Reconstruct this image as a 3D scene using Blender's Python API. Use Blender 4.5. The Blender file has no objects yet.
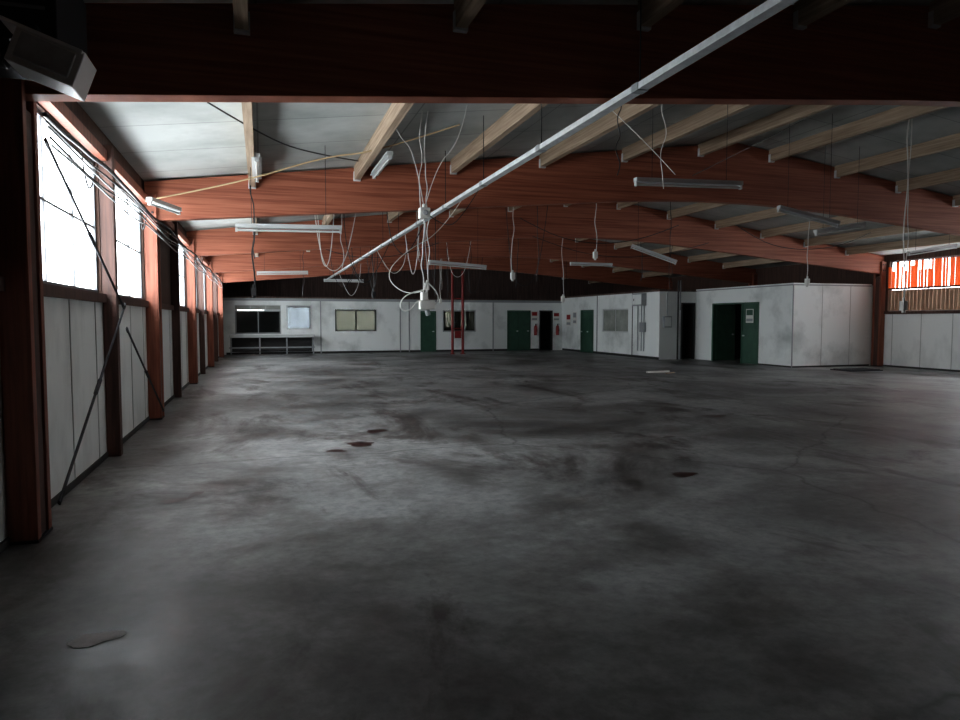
import bpy, math, random
from mathutils import Vector, Matrix
random.seed(7)
S = bpy.context.scene
try:
    S.view_settings.view_transform = 'Standard'
except Exception: pass
for lk in ('Medium High Contrast','None'):
    try:
        S.view_settings.look = lk; break
    except Exception: pass

# ------------------------------------------------------------ materials
def mat(name, col, rough=0.7, metal=0.0, col2=None, scale=3.0, stretch=(1,1,1), bump=0.0, lo=0.35, hi=0.65, detail=6, spec=None):
    m = bpy.data.materials.new(name); m.use_nodes = True
    nt = m.node_tree; b = nt.nodes['Principled BSDF']
    b.inputs['Base Color'].default_value = (*col, 1)
    b.inputs['Roughness'].default_value = rough
    b.inputs['Metallic'].default_value = metal
    if spec is not None: b.inputs['Specular IOR Level'].default_value = spec
    if col2:
        tc = nt.nodes.new('ShaderNodeTexCoord'); mp = nt.nodes.new('ShaderNodeMapping')
        mp.inputs['Scale'].default_value = stretch
        n = nt.nodes.new('ShaderNodeTexNoise'); n.inputs['Scale'].default_value = scale; n.inputs['Detail'].default_value = detail
        n.inputs['Roughness'].default_value = 0.6
        r = nt.nodes.new('ShaderNodeValToRGB')
        r.color_ramp.elements[0].position = lo; r.color_ramp.elements[0].color = (*col, 1)
        r.color_ramp.elements[1].position = hi; r.color_ramp.elements[1].color = (*col2, 1)
        L = nt.links.new
        L(tc.outputs['Object'], mp.inputs['Vector']); L(mp.outputs['Vector'], n.inputs['Vector'])
        L(n.outputs['Fac'], r.inputs['Fac']); L(r.outputs['Color'], b.inputs['Base Color'])
        if bump:
            bp = nt.nodes.new('ShaderNodeBump'); bp.inputs['Strength'].default_value = bump; bp.inputs['Distance'].default_value = 0.02
            L(n.outputs['Fac'], bp.inputs['Height']); L(bp.outputs['Normal'], b.inputs['Normal'])
    return m

M_glulam = mat('glulam_red', (0.22,0.064,0.034), 0.6, col2=(0.42,0.150,0.086), scale=1.2, stretch=(0.5,1,22), bump=0.15)
M_column = mat('column_red', (0.17,0.055,0.032), 0.6, col2=(0.31,0.105,0.062), scale=2, stretch=(12,12,0.6), bump=0.1)
M_postbrown = mat('post_brown', (0.06,0.032,0.026), 0.65, col2=(0.12,0.06,0.046), scale=2, stretch=(12,12,0.6))
M_purlin = mat('purlin_pine', (0.25,0.18,0.125), 0.7, col2=(0.44,0.34,0.245), scale=2, stretch=(14,0.5,14), bump=0.1)
M_white = mat('white_panel_dirty', (0.62,0.64,0.63), 0.6, col2=(0.80,0.82,0.81), scale=1.3, stretch=(1,1,0.5), lo=0.3, hi=0.5)
M_office = mat('office_wall_paint', (0.50,0.53,0.52), 0.65, col2=(0.78,0.81,0.80), scale=0.7, lo=0.3, hi=0.5)
M_trim = mat('dark_trim', (0.035,0.035,0.035), 0.6)
M_darkwall = mat('dark_wall_brown', (0.06,0.04,0.035), 0.8, col2=(0.13,0.085,0.07), scale=2, stretch=(8,8,0.4))
M_green = mat('green_door_paint', (0.035,0.085,0.06), 0.4, col2=(0.045,0.11,0.075), scale=4)
M_frame = mat('window_frame_grey', (0.14,0.15,0.16), 0.5)
M_galv = mat('galvanised_steel', (0.55,0.57,0.58), 0.45, 0.2, col2=(0.72,0.74,0.75), scale=9)
M_lamp = mat('lamp_enamel', (0.50,0.52,0.52), 0.4)
M_heater = mat('heater_enamel', (0.92,0.92,0.90), 0.35)
M_tube = mat('lamp_tube_glass', (0.6,0.62,0.61), 0.25)
M_rod = mat('steel_rod_dark', (0.03,0.03,0.035), 0.5, 0.6)
M_cabw = mat('cable_white', (0.66,0.66,0.63), 0.5)
M_cabb = mat('cable_black', (0.02,0.02,0.022), 0.5)
M_rope = mat('rope_yellow', (0.38,0.28,0.16), 0.8)
M_red = mat('red_paint', (0.28,0.015,0.015), 0.4)
M_redpipe = mat('red_pipe_paint', (0.20,0.014,0.012), 0.5)
M_grey = mat('grey_box', (0.30,0.32,0.33), 0.5)
M_seam = mat('panel_seam_strip', (0.42,0.43,0.42), 0.6)
M_dark = mat('black_plastic', (0.015,0.015,0.017), 0.5)
M_paper = mat('paper_white', (0.7,0.7,0.66), 0.8)
M_stain = mat('oil_stain', (0.014,0.005,0.005), 0.35, col2=(0.04,0.011,0.010), scale=6)
M_dust = mat('dust_patch', (0.5,0.5,0.5), 0.8, col2=(0.8,0.8,0.8), scale=8)
M_board = mat('boarding_brown', (0.05,0.028,0.022), 0.8, col2=(0.10,0.055,0.04), scale=2, stretch=(10,10,0.5))
M_slatlow = mat('slat_brown', (0.24,0.13,0.08), 0.8, col2=(0.48,0.32,0.22), scale=2, stretch=(10,10,0.5))
M_litpane = mat('lit_room_pane', (0.22,0.24,0.22), 0.15, col2=(0.36,0.38,0.35), scale=1.5)  # opaque grey stands in for the pale room seen behind the glass

def ceiling_mat():
    m = mat('roof_fibre_panels', (0.34,0.36,0.345), 0.85, col2=(0.52,0.54,0.52), scale=0.8, lo=0.3, hi=0.6)
    nt = m.node_tree; b = nt.nodes['Principled BSDF']; L = nt.links.new
    ramp = [n for n in nt.nodes if n.type == 'VALTORGB'][0]
    tc = [n for n in nt.nodes if n.type == 'TEX_COORD'][0]
    br = nt.nodes.new('ShaderNodeTexBrick'); br.inputs['Scale'].default_value = 1
    br.inputs['Brick Width'].default_value = 2.0; br.inputs['Row Height'].default_value = 1.3
    br.inputs['Mortar Size'].default_value = 0.012; br.offset = 0
    br.inputs['Color1'].default_value = (1,1,1,1); br.inputs['Color2'].default_value = (0.9,0.9,0.9,1); br.inputs['Mortar'].default_value = (0.6,0.6,0.6,1)
    mx = nt.nodes.new('ShaderNodeMix'); mx.data_type = 'RGBA'; mx.blend_type = 'MULTIPLY'; mx.inputs[0].default_value = 1
    L(tc.outputs['Object'], br.inputs['Vector']); L(ramp.outputs['Color'], mx.inputs[6]); L(br.outputs['Color'], mx.inputs[7])
    L(mx.outputs[2], b.inputs['Base Color'])
    return m
M_roof = ceiling_mat()

def floor_mat():
    m = bpy.data.materials.new('stained_concrete'); m.use_nodes = True
    nt = m.node_tree; b = nt.nodes['Principled BSDF']; L = nt.links.new
    tc = nt.nodes.new('ShaderNodeTexCoord')
    def noise(scale, det, rough, off, st=(1,1,1), dist=0.0):
        mp = nt.nodes.new('ShaderNodeMapping'); mp.inputs['Location'].default_value = off; mp.inputs['Scale'].default_value = st
        n = nt.nodes.new('ShaderNodeTexNoise'); n.inputs['Scale'].default_value = scale; n.inputs['Detail'].default_value = det
        n.inputs['Roughness'].default_value = rough; n.inputs['Distortion'].default_value = dist
        L(tc.outputs['Object'], mp.inputs['Vector']); L(mp.outputs['Vector'], n.inputs['Vector']); return n
    def ramp(n, p0, c0, p1, c1):
        r = nt.nodes.new('ShaderNodeValToRGB'); e = r.color_ramp.elements
        e[0].position = p0; e[0].color = (*c0,1); e[1].position = p1; e[1].color = (*c1,1)
        L(n.outputs['Fac'], r.inputs['Fac']); return r
    def mul(a, c):
        mx = nt.nodes.new('ShaderNodeMix'); mx.data_type = 'RGBA'; mx.blend_type = 'MULTIPLY'; mx.inputs[0].default_value = 1
        L(a, mx.inputs[6]); L(c, mx.inputs[7]); return mx.outputs[2]
    n1 = noise(0.33, 9, 0.66, (3,1,0), dist=0.5); r1 = ramp(n1, 0.36, (0.12,0.119,0.119), 0.62, (0.40,0.412,0.412))
    n2 = noise(1.3, 10, 0.70, (7,9,0), dist=0.3); r2 = ramp(n2, 0.36, (0.50,0.49,0.485), 0.54, (1,1,1))
    n3 = noise(9, 8, 0.75, (0,0,0)); r3 = ramp(n3, 0.34, (0.70,0.70,0.70), 0.58, (1.0,1.0,1.0))
    n4 = noise(0.7, 7, 0.68, (20,4,0), st=(1,0.5,1), dist=0.6); r4 = ramp(n4, 0.37, (0.36,0.325,0.315), 0.48, (1,1,1))
    col = mul(mul(mul(r1.outputs['Color'], r2.outputs['Color']), r3.outputs['Color']), r4.outputs['Color'])
    v = nt.nodes.new('ShaderNodeTexVoronoi'); v.feature = 'DISTANCE_TO_EDGE'; v.inputs['Scale'].default_value = 0.16
    mp = nt.nodes.new('ShaderNodeMapping'); mp.inputs['Location'].default_value = (1.3, 2.2, 0)
    wn = noise(1.5, 4, 0.6, (0,3,0))
    mixv = nt.nodes.new('ShaderNodeVectorMath'); mixv.operation = 'MULTIPLY_ADD'
    mixv.inputs[1].default_value = (0.5,0.5,0)
    L(wn.outputs['Color'], mixv.inputs[0]); L(tc.outputs['Object'], mixv.inputs[2]); L(mixv.outputs[0], mp.inputs['Vector']); L(mp.outputs['Vector'], v.inputs['Vector'])
    rc = nt.nodes.new('ShaderNodeValToRGB'); rc.color_ramp.elements[0].position = 0.0; rc.color_ramp.elements[0].color = (0.55,0.55,0.55,1)
    rc.color_ramp.elements[1].position = 0.005; rc.color_ramp.elements[1].color = (1,1,1,1)
    L(v.outputs['Distance'], rc.inputs['Fac'])
    col = mul(col, rc.outputs['Color'])
    L(col, b.inputs['Base Color'])
    rr = nt.nodes.new('ShaderNodeMapRange'); rr.inputs[1].default_value = 0.3; rr.inputs[2].default_value = 0.7; rr.inputs[3].default_value = 0.34; rr.inputs[4].default_value = 0.64
    L(n2.outputs['Fac'], rr.inputs[0]); L(rr.outputs[0], b.inputs['Roughness'])
    bp = nt.nodes.new('ShaderNodeBump'); bp.inputs['Strength'].default_value = 0.12; bp.inputs['Distance'].default_value = 0.01
    L(n3.outputs['Fac'], bp.inputs['Height']); L(bp.outputs['Normal'], b.inputs['Normal'])
    return m
M_floor = floor_mat()

def glass_mat(name, tint=(0.92,0.94,0.95), transl=0.25):
    m = bpy.data.materials.new(name); m.use_nodes = True; nt = m.node_tree; L = nt.links.new
    nt.nodes.remove(nt.nodes['Principled BSDF']); o = nt.nodes['Material Output']
    t = nt.nodes.new('ShaderNodeBsdfTransparent'); t.inputs[0].default_value = (*tint,1)
    d = nt.nodes.new('ShaderNodeBsdfTranslucent'); d.inputs[0].default_value = (0.8*tint[0],0.82*tint[1],0.84*tint[2],1)
    g = nt.nodes.new('ShaderNodeBsdfGlossy'); g.inputs['Roughness'].default_value = 0.1; g.inputs[0].default_value = (0.8,0.8,0.8,1)
    a = nt.nodes.new('ShaderNodeMixShader'); a.inputs[0].default_value = transl
    c = nt.nodes.new('ShaderNodeMixShader'); c.inputs[0].default_value = 0.06
    L(t.outputs[0], a.inputs[1]); L(d.outputs[0], a.inputs[2]); L(a.outputs[0], c.inputs[1]); L(g.outputs[0], c.inputs[2]); L(c.outputs[0], o.inputs[0])
    return m
M_glass = glass_mat('dirty_glass'); M_glassr = glass_mat('dimming_glass', (0.80,0.81,0.82), 0.3)  # right panes are tinted to dim the daylight they let in
M_glass2 = glass_mat('office_glass', (0.165,0.165,0.145), 0.2); M_glass3 = glass_mat('grimy_glass', (0.14,0.15,0.15), 0.5)
M_glass4 = glass_mat('hatch_glass', (0.24,0.255,0.265), 0.2)

def slat_mat():
    m = mat('orange_slats', (0.28,0.10,0.05), 0.7, col2=(0.52,0.22,0.11), scale=3, stretch=(6,6,0.5))
    nt = m.node_tree; L = nt.links.new; b = nt.nodes['Principled BSDF']; o = nt.nodes['Material Output']
    t = nt.nodes.new('ShaderNodeBsdfTranslucent'); t.inputs[0].default_value = (0.7,0.24,0.09,1)
    a = nt.nodes.new('ShaderNodeMixShader'); a.inputs[0].default_value = 0.45
    L(b.outputs[0], a.inputs[1]); L(t.outputs[0], a.inputs[2]); L(a.outputs[0], o.inputs[0]); return m
M_slat = slat_mat()

# ------------------------------------------------------------ mesh builder
class MB:
    def __init__(s, name): s.n = name; s.v = []; s.f = []; s.mi = []; s.ms = []
    def m(s, mt):
        if mt not in s.ms: s.ms.append(mt)
        return s.ms.index(mt)
    def add(s, vs, fs, mt):
        o = len(s.v); s.v += [tuple(v) for v in vs]; k = s.m(mt)
        for f in fs: s.f.append([i+o for i in f]); s.mi.append(k)
    def box(s, x0,x1,y0,y1,z0,z1, mt):
        s.add([(x0,y0,z0),(x1,y0,z0),(x1,y1,z0),(x0,y1,z0),(x0,y0,z1),(x1,y0,z1),(x1,y1,z1),(x0,y1,z1)],
              [(0,3,2,1),(4,5,6,7),(0,1,5,4),(1,2,6,5),(2,3,7,6),(3,0,4,7)], mt)
    def obox(s, p0, p1, w, h, mt, up=(0,0,1), off=0.0):
        p0 = Vector(p0); p1 = Vector(p1); d = (p1-p0).normalized(); up = Vector(up)
        sd = d.cross(up).normalized(); u = sd.cross(d).normalized()
        vs = []
        for p in (p0,p1):
            for a,b in ((-1,-1),(1,-1),(1,1),(-1,1)): vs.append(p + sd*a*w/2 + u*(b*h/2+off))
        s.add(vs, [(0,1,2,3),(7,6,5,4),(0,4,5,1),(1,5,6,2),(2,6,7,3),(3,7,4,0)], mt)
    def cyl(s, p0, p1, r, mt, n=10, r1=None):
        p0 = Vector(p0); p1 = Vector(p1); d = (p1-p0).normalized(); up = Vector((0,0,1)) if abs(d.z) < .9 else Vector((1,0,0))
        a = d.cross(up).normalized(); b = a.cross(d); r1 = r if r1 is None else r1
        vs = [p0+(a*math.cos(t)+b*math.sin(t))*r for t in [2*math.pi*i/n for i in range(n)]] + \
             [p1+(a*math.cos(t)+b*math.sin(t))*r1 for t in [2*math.pi*i/n for i in range(n)]]
        s.add(vs, [(i,(i+1)%n,n+(i+1)%n,n+i) for i in range(n)] + [tuple(range(n))[::-1], tuple(range(n,2*n))], mt)
    def prism(s, prof, y0, y1, mt):
        n = len(prof)
        s.add([(x,y0,z) for x,z in prof]+[(x,y1,z) for x,z in prof],
              [(i,(i+1)%n,n+(i+1)%n,n+i) for i in range(n)] + [tuple(range(n))[::-1], tuple(range(n,2*n))], mt)
    def build(s, bevel=0):
        me = bpy.data.meshes.new(s.n); me.from_pydata(s.v, [], s.f)
        for mt in s.ms: me.materials.append(mt)
        for p,k in zip(me.polygons, s.mi): p.material_index = k
        import bmesh
        bm = bmesh.new(); bm.from_mesh(me); bmesh.ops.recalc_face_normals(bm, faces=bm.faces); bm.to_mesh(me); bm.free()
        o = bpy.data.objects.new(s.n, me); S.collection.objects.link(o)
        if bevel:
            md = o.modifiers.new('bevel','BEVEL'); md.width = bevel; md.segments = 2; md.limit_method = 'ANGLE'
        return o

def wall_open(mb, axis, c0, c1, a0, a1, z0, z1, ops, mt):
    def bx(s,e,b,t):
        if e-s < 1e-4 or t-b < 1e-4: return
        if axis == 'x': mb.box(s,e,c0,c1,b,t,mt)
        else: mb.box(c0,c1,s,e,b,t,mt)
    cur = a0
    for (s,e,b,t) in sorted(ops):
        bx(cur,s,z0,z1); bx(s,e,z0,b); bx(s,e,t,z1); cur = e
    bx(cur,a1,z0,z1)

XL, XR = -1.75, 20.5
XM = (XL+XR)/2
YB, YE = -2.2, 38.0
def dx(x): return min(x-XL, XR-x)
def roofz(x): return 3.82+0.13*dx(x)
def beambot(x):
    d = abs(x-XM); R = 3.0; w = XM-XL
    z = 3.17+0.088*(w-d)
    if d < R: z = 3.17+0.088*(w-R) + 0.088*(R*R-d*d)/(2*R)
    return z
BY = [-0.7, 5.8, 12.3, 18.8, 25.3, 31.8]

# ------------------------------------------------------------ floor / roof
b = MB('floor'); b.box(XL-.15,XR+.15,YB-.15,YE+.15,-0.2,0,M_floor); b.build()
b = MB('ceiling'); pr = [(XL-.4,roofz(XL-.4)),(XM,roofz(XM)),(XR+.4,roofz(XR+.4)),(XR+.4,roofz(XR)+.12),(XM,roofz(XM)+.17),(XL-.4,roofz(XL)+.12)]
b.prism([(x,z+.002) for x,z in pr], YB-.15, YE+.15, M_roof); b.build()

for i,y in enumerate(BY):
    b = MB('glulam_beam'); n = 48
    xs = [XL+.02+(XR-XL-.04)*k/n for k in range(n+1)]
    hw = .09
    vs=[];fs=[]
    for x in xs:
        vs += [(x,y-hw,beambot(x)),(x,y+hw,beambot(x)),(x,y+hw,roofz(x)-.03),(x,y-hw,roofz(x)-.03)]
    for k in range(n):
        a=4*k; c=a+4
        for j in range(4): fs.append((a+j,a+(j+1)%4,c+(j+1)%4,c+j))
    fs += [(0,1,2,3),(4*n,4*n+3,4*n+2,4*n+1)]
    b.add(vs,fs,M_glulam); b.build(0.006)

b = MB('roof_purlins'); ys = [YB]+BY+[YE]
px = []
x = -0.1
while x < XR-.3: px.append(x); x += 1.72
for x in px:
    for k in range(len(ys)-1):
        y0 = ys[k]+.095; y1 = ys[k+1]-.095; z = roofz(x)-.01
        b.box(x-.05,x+.05,y0,y1,z-.24,z,M_purlin)
        for yy in (y0,y1-.06):
            b.box(x-.06,x+.06,yy,yy+.06,z-.26,z-.1,M_galv)
b.build(0.004)

CW=.20
for y in BY:
    for side in (0,1):
        b = MB('timber_column')
        x0,x1 = (XL,XL+CW) if side == 0 else (XR-CW,XR)
        b.box(x0+.005,x1-.003,y-.17,y-.09,0.02,3.6,M_column); b.box(x0+.005,x1-.003,y+.09,y+.17,0.02,3.6,M_column)
        b.box(x0+.02,x1-.02,y-.09,y+.09,0.02,3.1,M_postbrown)
        b.box(x0+.004,x1,y-.18,y+.18,0,.02,M_rod)
        for zz in (3.3,3.5):
            for xx in (x0+.06,x1-.06): b.cyl((xx,y-.19,zz),(xx,y-.17,zz),.02,M_rod,6)
        b.build(0.004)
for y in [(BY[k]+BY[k+1])/2 for k in range(len(BY)-1)]+[35.0]:
    for side in (0,1):
        if side == 1 and y > 20: continue
        b = MB('wall_post'); x0,x1 = (XL+.005,XL+.15) if side == 0 else (XR-.15,XR-.005)
        b.box(x0,x1,y-.07,y+.07,0,3.6,M_postbrown); b.build(0.004)

# ------------------------------------------------------------ outer walls
WZ0, WZ1 = 1.9, 3.4
def mids(y0): return [(y0+.2, y0+3.17),(y0+3.33, y0+6.3)]
leftops = mids(5.8)+[mids(12.3)[1]]+mids(18.8)+mids(25.3)
b = MB('wall_left')
wall_open(b,'y',XL-.12,XL,YB,YE,0,1.84,[],M_white)
wall_open(b,'y',XL-.12,XL,YB,YE,1.84,roofz(XL)+.05,[(s,e,WZ0,WZ1) for s,e in leftops],M_board)
b.build()
b = MB('trim_1')
b.box(XL+.001,XL+.05,YB,YE,1.80,1.90,M_postbrown)
b.box(XL+.001,XL+.10,YB,YE,3.42,3.54,M_column)
b.box(XL+.001,XL+.02,YB,YE,0,.06,M_trim)
y = YB
while y < YE:
    b.box(XL+.001,XL+.008,y-.010,y+.010,0,1.8,M_seam); y += 1.08
b.build()
k = 1
def window(axis, c, s, e, z0, z1, nv, nh, glass, fmat, fw=.04, dep=.05):
    global k
    b = MB('window_%d'%k); k += 1
    def bx(a0,a1,b0,b1,mt,d=dep):
        if axis=='x': b.box(a0,a1,c-d/2,c+d/2,b0,b1,mt)
        else: b.box(c-d/2,c+d/2,a0,a1,b0,b1,mt)
    g=.002
    s+=g;e-=g;z0+=g;z1-=g
    bx(s,s+fw,z0,z1,fmat); bx(e-fw,e,z0,z1,fmat); bx(s+fw,e-fw,z0,z0+fw,fmat); bx(s+fw,e-fw,z1-fw,z1,fmat)
    for i in range(1,nv):
        a=s+(e-s)*i/nv; bx(a-fw*.35,a+fw*.35,z0+fw,z1-fw,fmat,dep*.8)
    for i in range(1,nh):
        a=z0+(z1-z0)*i/nh; bx(s+fw,e-fw,a-fw*.3,a+fw*.3,fmat,dep*.7)
    if glass: bx(s+fw*.5,e-fw*.5,z0+fw*.5,z1-fw*.5,glass,.006)
    return b.build()
for s,e in leftops: window('y',XL-.06,s,e,WZ0,WZ1,3,2,M_glass,M_frame,.04)

rightops=[(7.6,8.9),(9.2,12.0),(12.6,15.4),(15.7,18.5)]
b = MB('wall_right')
wall_open(b,'y',XR,XR+.12,YB,YE,0,1.84,[],M_white)
wall_open(b,'y',XR,XR+.12,YB,YE,1.84,roofz(XR)+.05,[(s,e,1.9,3.6) for s,e in rightops],M_board)
b.build()
b = MB('trim_2'); b.box(XR-.05,XR-.001,YB,18.7,1.80,1.90,M_postbrown); b.box(XR-.02,XR-.001,YB,18.7,0,.06,M_trim)
y=YB
while y<18.6:
    b.box(XR-.008,XR-.001,y-.010,y+.010,0,1.8,M_seam); y+=1.08
b.build()
for s,e in rightops[:3]: window('y',XR+.06,s,e,1.9,3.6,3,2,M_glassr,M_frame,.04)
window('y',XR+.09,15.7,18.5,1.9,3.6,2,1,M_glassr,M_frame,.04)
b = MB('timber_slat_screen'); y=15.72
while y<18.4:
    w=random.choice([.07,.09,.12]); b.box(XR-.032,XR-.012,y,y+w,2.62+random.random()*.02,3.55-random.choice([0,0,.15,.3]),M_slat); y+=w+random.choice([.01,.02,.03,.07])
b.box(XR-.05,XR-.033,15.7,18.5,2.62,2.68,M_board)
y=15.72
while y<18.4:
    b.box(XR-.03,XR-.012,y,y+.13,1.92,2.61,M_slatlow); y+=.14
b.build()

roomlight_ops=[(-1.2,.2,2.0,2.3),(1.2,2.5,1.1,2.3),(3.6,6.3,.9,2.3),(9.9,10.5,1.2,2.2),(10.8,11.2,1.2,2.2)]  # added rear openings, sized for how bright each office room should look
b = MB('wall_back'); wall_open(b,'x',YE,YE+.12,XL,XR,0,2.6,roomlight_ops,M_office)
b.prism([(XL,2.6),(XR,2.6),(XR,roofz(XR)+.04),(XM,roofz(XM)+.04),(XL,roofz(XL)+.04)],YE,YE+.12,M_darkwall); b.build()  # dark brown gable colour stands in for the unlit void above the offices
for (s,e,z0,z1) in roomlight_ops: window('x',YE+.06,s,e,z0,z1,2,1,M_glass,M_frame)  # panes for the added openings that light the office rooms
b = MB('unseen_front_wall'); b.prism([(XL,0),(XR,0),(XR,roofz(XR)+.04),(XM,roofz(XM)+.04),(XL,roofz(XL)+.04)],YB-.12,YB,M_darkwall); b.build()  # unseen wall behind the camera, kept dark and close to cut bounce light

# ------------------------------------------------------------ offices
OX = 15.3
b = MB('wall_office_back')
wall_open(b,'x',34.0,34.1,XL+.01,OX+.1,0,2.62,[(-1.15,.9,.95,2.3),(1.15,2.3,1.15,2.3),(3.4,5.4,1.05,2.12),(7.6,8.4,0,2.05),(8.75,10.5,1.0,2.1),(12.2,13.5,0,2.1),(14.0,14.75,0,2.1)],M_office)
b.build()
b = MB('wall_office_side')
wall_open(b,'y',OX,OX+.1,24.5,34.0,0,2.75,[(27.0,29.4,1.05,2.1),(30.3,31.7,0,2.1)],M_office)
wall_open(b,'x',24.5,24.6,OX+.1,17.0,0,2.75,[(16.3,16.95,0,2.3)],M_office)
b.build()
b = MB('wall_cabin')
wall_open(b,'y',17.0,17.1,18.8+.25,24.5,0,2.8,[(20.7,23.4,0,2.25)],M_office)
wall_open(b,'x',18.8+.25,18.8+.35,17.1,XR-.01,0,2.8,[],M_office)
b.build()
b = MB('ceiling_office')
b.box(XL+.02,XR-.01,33.95,YE-.01,2.62,2.70,M_darkwall)
b.box(OX-.03,XR-.01,24.46,33.95,2.75,2.83,M_darkwall)
b.box(16.96,XR-.21,19.0,24.45,2.80,2.84,M_office)
b.build()
b = MB('wall_office_divider'); 
for xx in (2.9,6.6,11.3): b.box(xx,xx+.08,34.1,YE,0,2.62,M_office)
b.box(OX+.1,XR-.01,29.9,30,0,2.75,M_darkwall); b.box(17.2,17.3,24.6,29.8,0,2.75,M_darkwall)
b.box(19.0,19.1,19.2,24.5,0,2.8,M_darkwall)
b.build()
window('x',34.05,-1.15,.9,.95,2.05,2,1,M_glass3,M_grey,.06)
window('x',34.05,-1.15,.9,2.06,2.3,3,1,M_litpane,M_lamp,.03)
window('x',34.05,1.15,2.3,1.15,2.3,1,1,M_glass4,M_lamp,.06)
window('x',34.05,3.4,5.4,1.05,2.12,2,1,M_glass2,M_trim,.08)
window('x',34.05,8.75,10.5,1.0,2.1,3,1,M_glass2,M_grey,.06)
window('y',OX+.05,27.0,29.4,1.05,2.1,2,1,M_litpane,M_lamp,.05)

dk = 1
def door(axis, c, s, e, z1, leaves=1, sgn=-1):
    global dk
    b = MB('door_%d'%dk); dk += 1
    def bx(a0,a1,d0,d1,b0,b1,mt):
        lo,hi = sorted((c+sgn*d0, c+sgn*d1))
        if axis=='x': b.box(a0,a1,lo,hi,b0,b1,mt)
        else: b.box(lo,hi,a0,a1,b0,b1,mt)
    s+=.003;e-=.003;z1-=.003
    f=.05
    bx(s,s+f,-.05,.07,0,z1,M_green); bx(e-f,e,-.05,.07,0,z1,M_green); bx(s+f,e-f,-.05,.07,z1-f,z1,M_green)
    w=(e-s-2*f)/leaves
    for i in range(leaves):
        a=s+f+i*w
        bx(a+.005,a+w-.005,0,.04,.01,z1-f-.005,M_green)
        bx(a+.12,a+w-.12,.04,.05,.2,.95,M_green); bx(a+.12,a+w-.12,.04,.05,1.15,z1-.25,M_green)
        bx(a+w-.10,a+w-.05,.04,.09,1.0,1.05,M_galv); bx(a+w-.16,a+w-.05,.08,.10,1.01,1.04,M_galv)
    return b.build()
door('x',34.05,7.6,8.4,2.05)
door('x',34.05,12.2,13.5,2.1,2)
door('y',OX+.05,30.3,31.7,2.1,2)
door('y',17.05,20.7,21.65,2.25,1)
b = MB('door_%d'%dk); dk+=1
b.box(16.98,17.12,23.32,23.4,0,2.25,M_green); b.box(16.98,17.12,21.65,23.32,2.19,2.25,M_green)
b.box(17.12,18.0,23.3,23.35,0.01,2.18,M_green); b.box(17.85,17.92,23.25,23.3,1.0,1.06,M_galv); b.build()
b = MB('door_%d'%dk); dk+=1
b.box(16.3,16.35,24.46,24.62,0,2.3,M_trim); b.box(16.9,16.95,24.46,24.62,0,2.3,M_trim); b.box(16.35,16.9,24.46,24.62,2.24,2.3,M_trim)
b.box(16.36,16.41,24.62,25.2,.01,2.23,M_trim); b.build()
b = MB('door_%d'%dk); dk+=1
b.box(14.0,14.05,33.97,34.12,0,2.1,M_trim); b.box(14.7,14.75,33.97,34.12,0,2.1,M_trim); b.box(14.05,14.7,33.97,34.12,2.04,2.1,M_trim)
b.box(14.06,14.1,34.12,34.7,.01,2.03,M_trim); b.build()

b = MB('baseboard_office')
for a0,a1 in ((XL+.2,7.6),(8.4,12.2),(13.5,14.0)): b.box(a0,a1,33.985,33.999,0,.1,M_trim)
for a0,a1 in ((24.5,30.3),(31.7,33.9)): b.box(OX-.015,OX-.001,a0,a1,0,.1,M_trim)
b.box(16.985,16.999,19.05,20.7,0,.05,M_trim); b.box(17,XR-.2,19.035,19.049,0,.05,M_trim)
b.build()
b = MB('trim_3')
for a in (2.7,6.55,7.0,11.4): b.box(a,a+.05,33.98,33.999,0,2.62,M_grey)
b.box(XL+.02,OX,33.97,33.999,2.5,2.62,M_grey)
for a in (29.9,26.6): b.box(OX-.02,OX-.001,a,a+.04,0,2.75,M_trim)
for a in (18.2,19.4): b.box(a,a+.015,19.042,19.049,.05,2.8,M_seam)
b.box(16.98,17.01,19.03,19.06,0,2.8,M_grey)
b.box(16.97,XR-.21,19.02,19.048,2.76,2.8,M_grey); b.box(16.97,16.999,19.05,24.45,2.76,2.8,M_grey)
b.build()

b = MB('counter_shelf')
b.box(-1.4,2.4,33.3,33.97,.80,.92,M_lamp); 
for xx in (-1.35,-.1,1.1,2.3): b.box(xx,xx+.06,33.4,33.46,0,.80,M_grey); b.obox((xx+.03,33.43,.4),(xx+.03,33.95,.78),.04,.04,M_grey)
b.box(-1.4,2.4,33.4,33.44,.3,.36,M_grey); b.box(-1.3,2.3,33.9,33.96,.12,.78,M_trim); b.build(.004)

b = MB('red_pipe_stand')
for xx in (8.55,9.05): b.cyl((xx,31.4,0),(xx,31.4,3.9),.065,M_redpipe,12); b.cyl((xx,31.4,0),(xx,31.4,.03),.13,M_redpipe,12)
b.cyl((8.55,31.4,1.2),(9.05,31.4,1.2),.03,M_redpipe); b.cyl((8.55,31.4,2.6),(9.05,31.4,2.6),.03,M_redpipe)
b.box(8.65,8.95,31.32,31.4,.75,1.1,M_redpipe); b.build()

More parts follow.
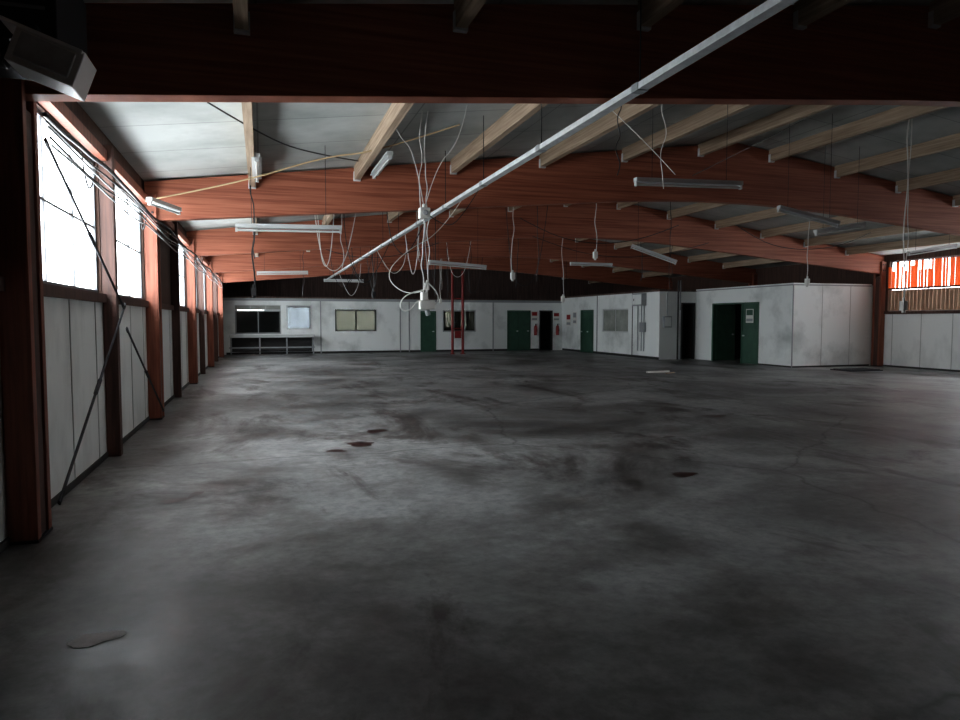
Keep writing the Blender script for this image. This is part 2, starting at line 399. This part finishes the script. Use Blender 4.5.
def extinguisher(x,y,z):
    b = MB('fire_extinguisher')
    b.cyl((x,y,z),(x,y,z+.45),.08,M_red,16); b.cyl((x,y,z+.45),(x,y,z+.52),.08,M_red,16,.03)
    b.cyl((x,y,z+.52),(x,y,z+.58),.025,M_dark,8); b.box(x-.02,x+.1,y-.015,y+.015,z+.57,z+.6,M_dark)
    b.cyl((x+.06,y,z+.55),(x+.1,y,z+.2),.012,M_dark,6); b.box(x-.06,x+.06,y+.07,y+.10,z+.1,z+.4,M_grey); b.build()
extinguisher(15.0,33.895,.8); extinguisher(13.75,33.895,.8)
def notice(x0,x1,y0,y1,z0,z1,mt):
    b = MB('wall_notice'); b.box(x0,x1,y0,y1,z0,z1,M_paper)
    if x1-x0 > y1-y0: b.box(x0+.03,x1-.03,y0-.003,y0,z0+(z1-z0)*.55,z1-.03,mt); b.box(x0+.03,x1-.03,y0-.003,y0,z0+.05,z0+(z1-z0)*.3,M_grey)
    else: b.box(x0-.003,x0,y0+.03,y1-.03,z0+(z1-z0)*.55,z1-.03,mt); b.box(x0-.003,x0,y0+.03,y1-.03,z0+.05,z0+(z1-z0)*.3,M_grey)
    b.build()
notice(13.55,13.9,33.985,33.998,1.55,2.05,M_red); notice(14.8,15.15,33.985,33.998,1.55,2.0,M_red)
notice(OX-.012,OX-.001,32.2,32.6,1.4,2.0,M_grey); notice(16.95,16.96,20.95,21.35,1.5,2.0,M_green)
notice(OX-.012,OX-.001,32.9,33.4,1.3,1.9,M_red)

b = MB('electrical_cabinet')
b.box(OX-.22,OX-.002,25.5,26.3,2.2,2.72,M_grey); b.box(OX-.235,OX-.22,25.55,26.25,2.25,2.67,M_office); b.box(OX-.25,OX-.235,26.1,26.14,2.4,2.5,M_dark)
for yy in (25.6,25.8,26.1): b.cyl((OX-.05,yy,0.3),(OX-.05,yy,2.2),.022,M_grey,8)
b.box(OX-.12,OX-.002,25.5,25.85,1.1,1.5,M_grey); b.build(.004)
b = MB('electrical_cabinet')
b.box(OX+.15,OX+.5,24.38,24.498,1.3,1.75,M_grey); b.box(OX+.18,OX+.47,24.37,24.38,1.34,1.71,M_office); b.cyl((OX+.3,24.42,1.75),(OX+.3,24.42,2.70),.02,M_grey,8); b.build(.004)
b = MB('wall_conduit'); b.cyl((16.1,24.41,.0),(16.1,24.41,3.2),.035,M_trim,8); b.cyl((16.2,24.41,2.0),(16.2,24.41,3.2),.025,M_grey,8); b.build()

# ------------------------------------------------------------ cable tray
b = MB('cable_tray'); tx,tz = 3.0,3.50
b.box(tx-.045,tx-.039,YB+.1,33.9,tz-.025,tz+.03,M_galv); b.box(tx+.039,tx+.045,YB+.1,33.9,tz-.025,tz+.03,M_galv)
b.box(tx-.039,tx+.039,YB+.1,33.9,tz-.025,tz-.02,M_galv)
y=YB+1
while y<33:
    b.box(tx-.05,tx+.05,y,y+.10,tz-.03,tz+.034,M_grey); 
    b.cyl((tx,y+.05,tz+.03),(tx,y+.05,roofz(tx)),.006,M_rod,6); y+=2.1
b.cyl((tx-.015,YB+.2,tz-.005),(tx-.015,33.8,tz-.005),.012,M_cabb,6); b.cyl((tx+.015,YB+.2,tz-.005),(tx+.015,33.8,tz-.005),.012,M_cabw,6)
b.build()

# ------------------------------------------------------------ lamps
def lamp(p0,p1,hang=True):
    b = MB('fluorescent_lamp'); p0=Vector(p0); p1=Vector(p1); d=(p1-p0).normalized()
    b.obox(p0,p1,.09,.055,M_lamp,off=.03)
    b.obox(p0+d*.02,p1-d*.02,.13,.008,M_lamp,off=0.0)
    b.obox(p0,p0+d*.03,.05,.07,M_lamp,off=-.02); b.obox(p1-d*.03,p1,.05,.07,M_lamp,off=-.02)
    b.cyl(p0+d*.03-Vector((0,0,.035)),p1-d*.03-Vector((0,0,.035)),.016,M_tube,10)
    if hang:
        for t in (.15,.85):
            q=p0.lerp(p1,t); b.cyl(q+Vector((0,0,.05)),(q.x,q.y,roofz(q.x)),.004,M_rod,5)
    b.build()
lamp((4.9,8.5,3.48),(6.62,8.5,3.53))
lamp((-.33,10.6,2.92),(1.17,10.6,2.95))
lamp((8.56,10,3.52),(9.86,10,3.30))
lamp((10.3,11,3.29),(11.5,11,3.49))
lamp((8.56,15,3.38),(9.5,14.5,2.97))
lamp((14.96,13,3.2),(16.5,13,3.43))
lamp((3.8,16,2.95),(5.2,16,2.86))
lamp((1.82,10.1,roofz(1.8)-.30),(1.82,11.6,roofz(1.8)-.30),False)
lamp((-.02,9.9,3.78),(-.02,11.4,3.78),False)
lamp((-.1,22,3.0),(1.4,22,3.05)); lamp((2.3,27,3.1),(3.8,27,3.1)); lamp((9.5,20.5,3.4),(11,20.5,3.4))
lamp((11.5,12.9,4.3),(13,12.9,4.1)); lamp((-1.5,11.0,3.30),(-1.2,11.9,3.30),False)

# ------------------------------------------------------------ cables
def cable(name,pts,r,mt):
    cu=bpy.data.curves.new(name,'CURVE'); cu.dimensions='3D'; cu.bevel_depth=r; cu.bevel_resolution=2; cu.resolution_u=8
    sp=cu.splines.new('NURBS'); sp.points.add(len(pts)-1)
    for i,p in enumerate(pts): sp.points[i].co=(*p,1)
    sp.use_endpoint_u=True; sp.order_u=3
    cu.materials.append(mt); o=bpy.data.objects.new(name,cu); S.collection.objects.link(o); return o
def wob(x,y,z0,z1,a=.03,n=9):
    return [(x+random.uniform(-a,a),y+random.uniform(-a,a),z0+(z1-z0)*i/(n-1)) for i in range(n)]
for dxx in (-.05,.04): cable('hanging_cable',wob(2.07+dxx,9,roofz(2.07),2.98,.035),.006,M_cabw)
cable('hanging_cable',wob(2.05,9,2.95,1.95,.04),.007,M_cabw)
cable('hanging_cable',wob(2.12,9,2.95,1.8,.03),.006,M_cabw)
cable('hanging_cable',[(2.07,9,2.0),(1.8,9,1.95),(1.72,9,1.75),(1.85,8.95,1.7),(2.0,9,1.9),(2.2,9.05,1.75),(2.3,9,1.95),(2.1,9,2.1)],.008,M_cabw)
cable('hanging_cable',[(3,9.6,3.45),(2.7,9.5,3.0),(2.4,9.2,2.85),(2.1,9,3.0)],.006,M_cabb)
cable('hanging_cable',[(2.6,8.8,roofz(2.6)),(2.5,8.8,3.9),(2.2,8.9,3.6),(2.07,9,3.05)],.005,M_cabw)
cable('hanging_cable',[(1.6,8.9,roofz(1.6)),(1.7,8.9,3.95),(1.95,9,3.8),(2.07,9,3.05)],.005,M_cabw)
cable('hanging_cable',[(3,10.5,3.45),(2.6,10.3,2.9),(2.0,9.8,2.6),(1.6,9.5,2.2),(1.9,9.2,1.9),(2.07,9,2.0)],.006,M_cabw)
b = MB('pendant_socket'); b.box(2.0,2.14,8.94,9.06,2.93,3.07,M_cabw); b.cyl((2.07,9,3.07),(2.07,9,3.12),.03,M_cabw); b.cyl((2.07,8.94,3.0),(2.07,8.91,3.0),.035,M_grey,12); b.build(.01)
b = MB('pendant_socket'); b.box(2.0,2.2,8.94,9.06,1.74,1.86,M_cabw); b.box(2.02,2.10,8.92,9.05,1.86,1.97,M_cabw); b.cyl((2.1,9,1.74),(2.12,9,1.66),.035,M_grey,12); b.build(.01)
for (x,y,zb,mt,r) in ((10.3,9,1.9,M_cabw,.012),(10.34,9,2.2,M_cabw,.008),(4.75,8.7,3.6,M_cabb,.01),(5.15,8.2,3.35,M_cabw,.008),(-.1,12.0,2.6,M_cabb,.012),
    (-.12,14,2.2,M_cabb,.02),(5.7,15.5,2.7,M_cabw,.01),(6.2,15.2,2.5,M_cabb,.01),(7.6,15,3.2,M_cabw,.012),(4.2,17,2.2,M_cabb,.012),(7.5,20,2.6,M_cabb,.012),
    (8.8,19.5,2.3,M_cabw,.012),(12.9,14,2.6,M_cabw,.01),(11.2,19,2.8,M_cabb,.014),(3.1,20,2.4,M_cabb,.016),(3.5,15,2.4,M_cabw,.01),(5,22,2.2,M_cabb,.016),(6.6,26,2.4,M_cabw,.014)):
    cable('hanging_cable',wob(x,y,roofz(x),zb,.04),r*.8,mt)
    if r>=.01 and mt is M_cabw or r>=.016:
        b=MB('pendant_socket'); b.box(x-.05,x+.05,y-.04,y+.04,zb-.14,zb+.02,mt); b.cyl((x,y,zb+.02),(x,y,zb+.08),.02,mt); b.cyl((x,y,zb-.14),(x,y,zb-.18),.03,mt,10); b.build(.008)
for i in range(9):
    y=13+i*1.9; a=random.uniform(.5,1.2); w=random.uniform(.3,1.2); s=random.choice([-1,1])
    cable('hanging_cable',[(3,y,3.46),(3+s*w*.3,y+.1,3.46-a*.7),(3+s*w*.6,y+.1,3.46-a),(3+s*w,y+.2,3.3),(3+s*w,y+.2,roofz(3+s*w))],.009,random.choice([M_cabb,M_cabw]))
rng = random.Random(21)
for i in range(20):
    y=rng.choice([14,15.5,17,20,21.5,23,24.3,27,29,30.5])+rng.uniform(-.4,.4); x=rng.uniform(1,13); zb=rng.uniform(2.1,3.1); w=rng.uniform(.3,1.4)
    mt=rng.choice([M_cabb,M_cabb,M_cabw])
    if i%3==0: cable('hanging_cable',[(x,y,roofz(x)),(x+.1*w,y,zb+.4),(x+.45*w,y,zb),(x+.8*w,y,zb+.5),(x+w,y,roofz(x+w))],.009,mt)
    else: cable('hanging_cable',[(x+rng.uniform(-.05,.05),y,roofz(x)+(zb-roofz(x))*j/7) for j in range(8)],.008,mt)
for (x0,x1,y) in ((5.5,9.5,14.5),(1.0,5.0,19.8),(7.0,12.5,17.5),(11,15,14.2)):
    cable('rope_line',[(x0+(x1-x0)*j/6,y+.2*math.sin(j),min(roofz(x0+(x1-x0)*j/6),4.2)-.35-.5*math.sin(math.pi*j/6)) for j in range(7)],.009,M_cabb)
cable('rope_line',[(-1.47,11.5,3.42),(-.3,11.0,3.62),(.97,10.5,4.0),(1.6,10.2,4.02),(2.7,9.5,4.33)],.012,M_rope)
cable('rope_line',[(-.5,8,3.9),(.1,9.2,3.87),(.7,10.2,3.95),(1.55,11.5,4.18)],.01,M_cabb)
cable('rope_line',[(5.2,8.0,3.5),(5.0,8.4,4.0),(4.7,8.8,4.5)],.006,M_cabw)
cable('rope_line',[(5.6,8.2,3.55),(6.4,8.6,3.9),(8.6,9.5,4.9)],.006,M_cabb)
for i in range(5):
    pts=[]; y=6.0; ph=random.random()*6
    while y<31:
        pts.append((XL+.24+.01*i, y, 3.16-.07*i+.03*math.sin(y*1.3+ph)+random.uniform(-.01,.01))); y+=.5
    cable('wall_cable',pts,.010 if i else .020,[M_cabb,M_cabb,M_grey,M_cabb,M_grey][i])
for y in (7.1,10.2): cable('wall_cable',[(XL+.24,y,3.1),(XL+.25,y+.05,2.85),(XL+.25,y+.3,2.8),(XL+.24,y+.6,3.1)],.008,M_cabb)
X=XL+.23
for p,q in (((X,6.05,.18),(X,9.05,1.78)),((X,6.02,2.95),(X,8.95,1.75)),((X,9.1,1.5),(X,12.1,.15))):
    b = MB('brace_rod'); p=Vector(p); q=Vector(q); b.cyl(p,q,.013,M_rod,8); b.cyl(p.lerp(q,.45),p.lerp(q,.52),.020,M_rod,8)
    b.obox(p,p+(q-p).normalized()*.08,.015,.045,M_rod); b.obox(q-(q-p).normalized()*.08,q,.015,.045,M_rod); b.build()

# wall mounted heater unit (upper left, near)
b = MB('wall_heater')
b.box(XL+.01,-1.0,4.25,4.95,3.06,3.55,M_dark)
b.obox((-1.16,4.18,2.98),(-.86,4.18,2.87),.26,.19,M_heater)
b.obox((-1.13,4.045,2.970),(-.89,4.045,2.882),.012,.13,M_galv)
b.obox((-1.20,4.18,3.085),(-.84,4.18,2.955),.30,.02,M_heater)
for i in range(5): b.box(-1.6,-1.05,4.235,4.25,3.22+i*.05,3.24+i*.05,M_grey)
for i in range(7):
    xx=-1.50+i*.045; b.cyl((xx,4.15,2.98-.005*i),(xx+.03,4.15,2.977-.005*i),.075,M_dark,16); b.cyl((xx+.03,4.15,2.977-.005*i),(xx+.045,4.15,2.975-.005*i),.06,M_dark,16)
b.box(-1.5,-1.46,4.12,4.3,2.98,3.10,M_rod); b.box(-1.1,-1.06,4.12,4.3,3.02,3.10,M_rod); b.box(XL+.01,-1.3,4.3,4.36,2.9,3.06,M_rod); b.build(.006)
b = MB('wall_switch_box'); b.box(XL+.002,XL+.12,4.8,5.1,1.55,1.85,M_grey); b.cyl((XL+.06,4.95,1.85),(XL+.06,4.95,3.05),.015,M_grey,8); b.build(.006)

# ------------------------------------------------------------ floor marks
def blob(name,x,y,rx,ry,mt,rot=0,n=26,z=.004):
    vs=[];ph=[random.uniform(0,6) for _ in range(4)]
    for i in range(n):
        t=2*math.pi*i/n; k=1+.18*math.sin(2*t+ph[0])+.12*math.sin(3*t+ph[1])+.08*math.sin(5*t+ph[2])+random.uniform(-.05,.05)
        a=rx*k*math.cos(t); c=ry*k*math.sin(t); vs.append((x+a*math.cos(rot)-c*math.sin(rot),y+a*math.sin(rot)+c*math.cos(rot),z))
    me=bpy.data.meshes.new(name); me.from_pydata(vs+[(x,y,z)],[],[(i,(i+1)%n,n) for i in range(n)]); me.materials.append(mt)
    o=bpy.data.objects.new(name,me); S.collection.objects.link(o)
for (x,y,rx,ry,r) in ((1.2,8.92,.19,.16,0),(1.55,9.9,.17,.13,0),(.85,8.54,.12,.08,0),(4.15,6.14,.14,.11,0),(4.65,6.9,.07,.05,0),(7.2,9.8,.19,.14,0),(-.75,6.6,.14,.06,.5),(-.60,6.78,.10,.05,1.0),(7.6,9.9,.06,.05,0),(5.3,8.2,.09,.06,0)):
    blob('oil_stain',x,y,rx,ry,M_stain,r)
blob('dust_patch',-.82,3.82,.12,.08,M_dust)
b=MB('floor_debris'); b.obox((11.1,18.4,.03),(11.9,18.5,.03),.09,.05,M_paper); b.obox((11.5,18.0,.015),(11.9,18.2,.015),.05,.03,M_purlin); b.build()
b=MB('floor_hatch'); b.box(17.4,18.7,17.0,17.8,0,.03,M_rod)
for i in range(6): b.box(17.45,18.65,17.06+i*.12,17.12+i*.12,.03,.05,M_dark)
b.build()

# ------------------------------------------------------------ light
w = bpy.data.worlds.new('overcast_sky'); S.world = w; w.use_nodes = True
w.node_tree.nodes['Background'].inputs[0].default_value = (0.98,0.99,1.0,1); w.node_tree.nodes['Background'].inputs[1].default_value = 17.5
def portal(x,y0,y1,z0,z1,sgn):
    l=bpy.data.lights.new('window_portal','AREA'); l.shape='RECTANGLE'; l.size=z1-z0; l.size_y=y1-y0; l.cycles.is_portal=True
    o=bpy.data.objects.new('window_portal',l); S.collection.objects.link(o); o.location=(x,(y0+y1)/2,(z0+z1)/2); o.rotation_euler=(0,-sgn*math.pi/2,0)
portal(XL-.13,5.8,12.3,WZ0,WZ1,1); portal(XL-.13,15.5,25.3,WZ0,WZ1,1); portal(XL-.13,25.3,31.8,WZ0,WZ1,1)
portal(XR+.13,7.5,15.4,1.9,3.6,-1); portal(XR+.13,15.7,18.5,1.9,3.6,-1)

# ------------------------------------------------------------ camera
c = bpy.data.cameras.new('camera'); c.sensor_width=36; c.lens=26.0; c.clip_end=200
o = bpy.data.objects.new('camera',c); S.collection.objects.link(o)
o.location=(0,0,1.6); o.rotation_euler=(math.radians(90-3.3),0,math.radians(-17.5)); S.camera=o
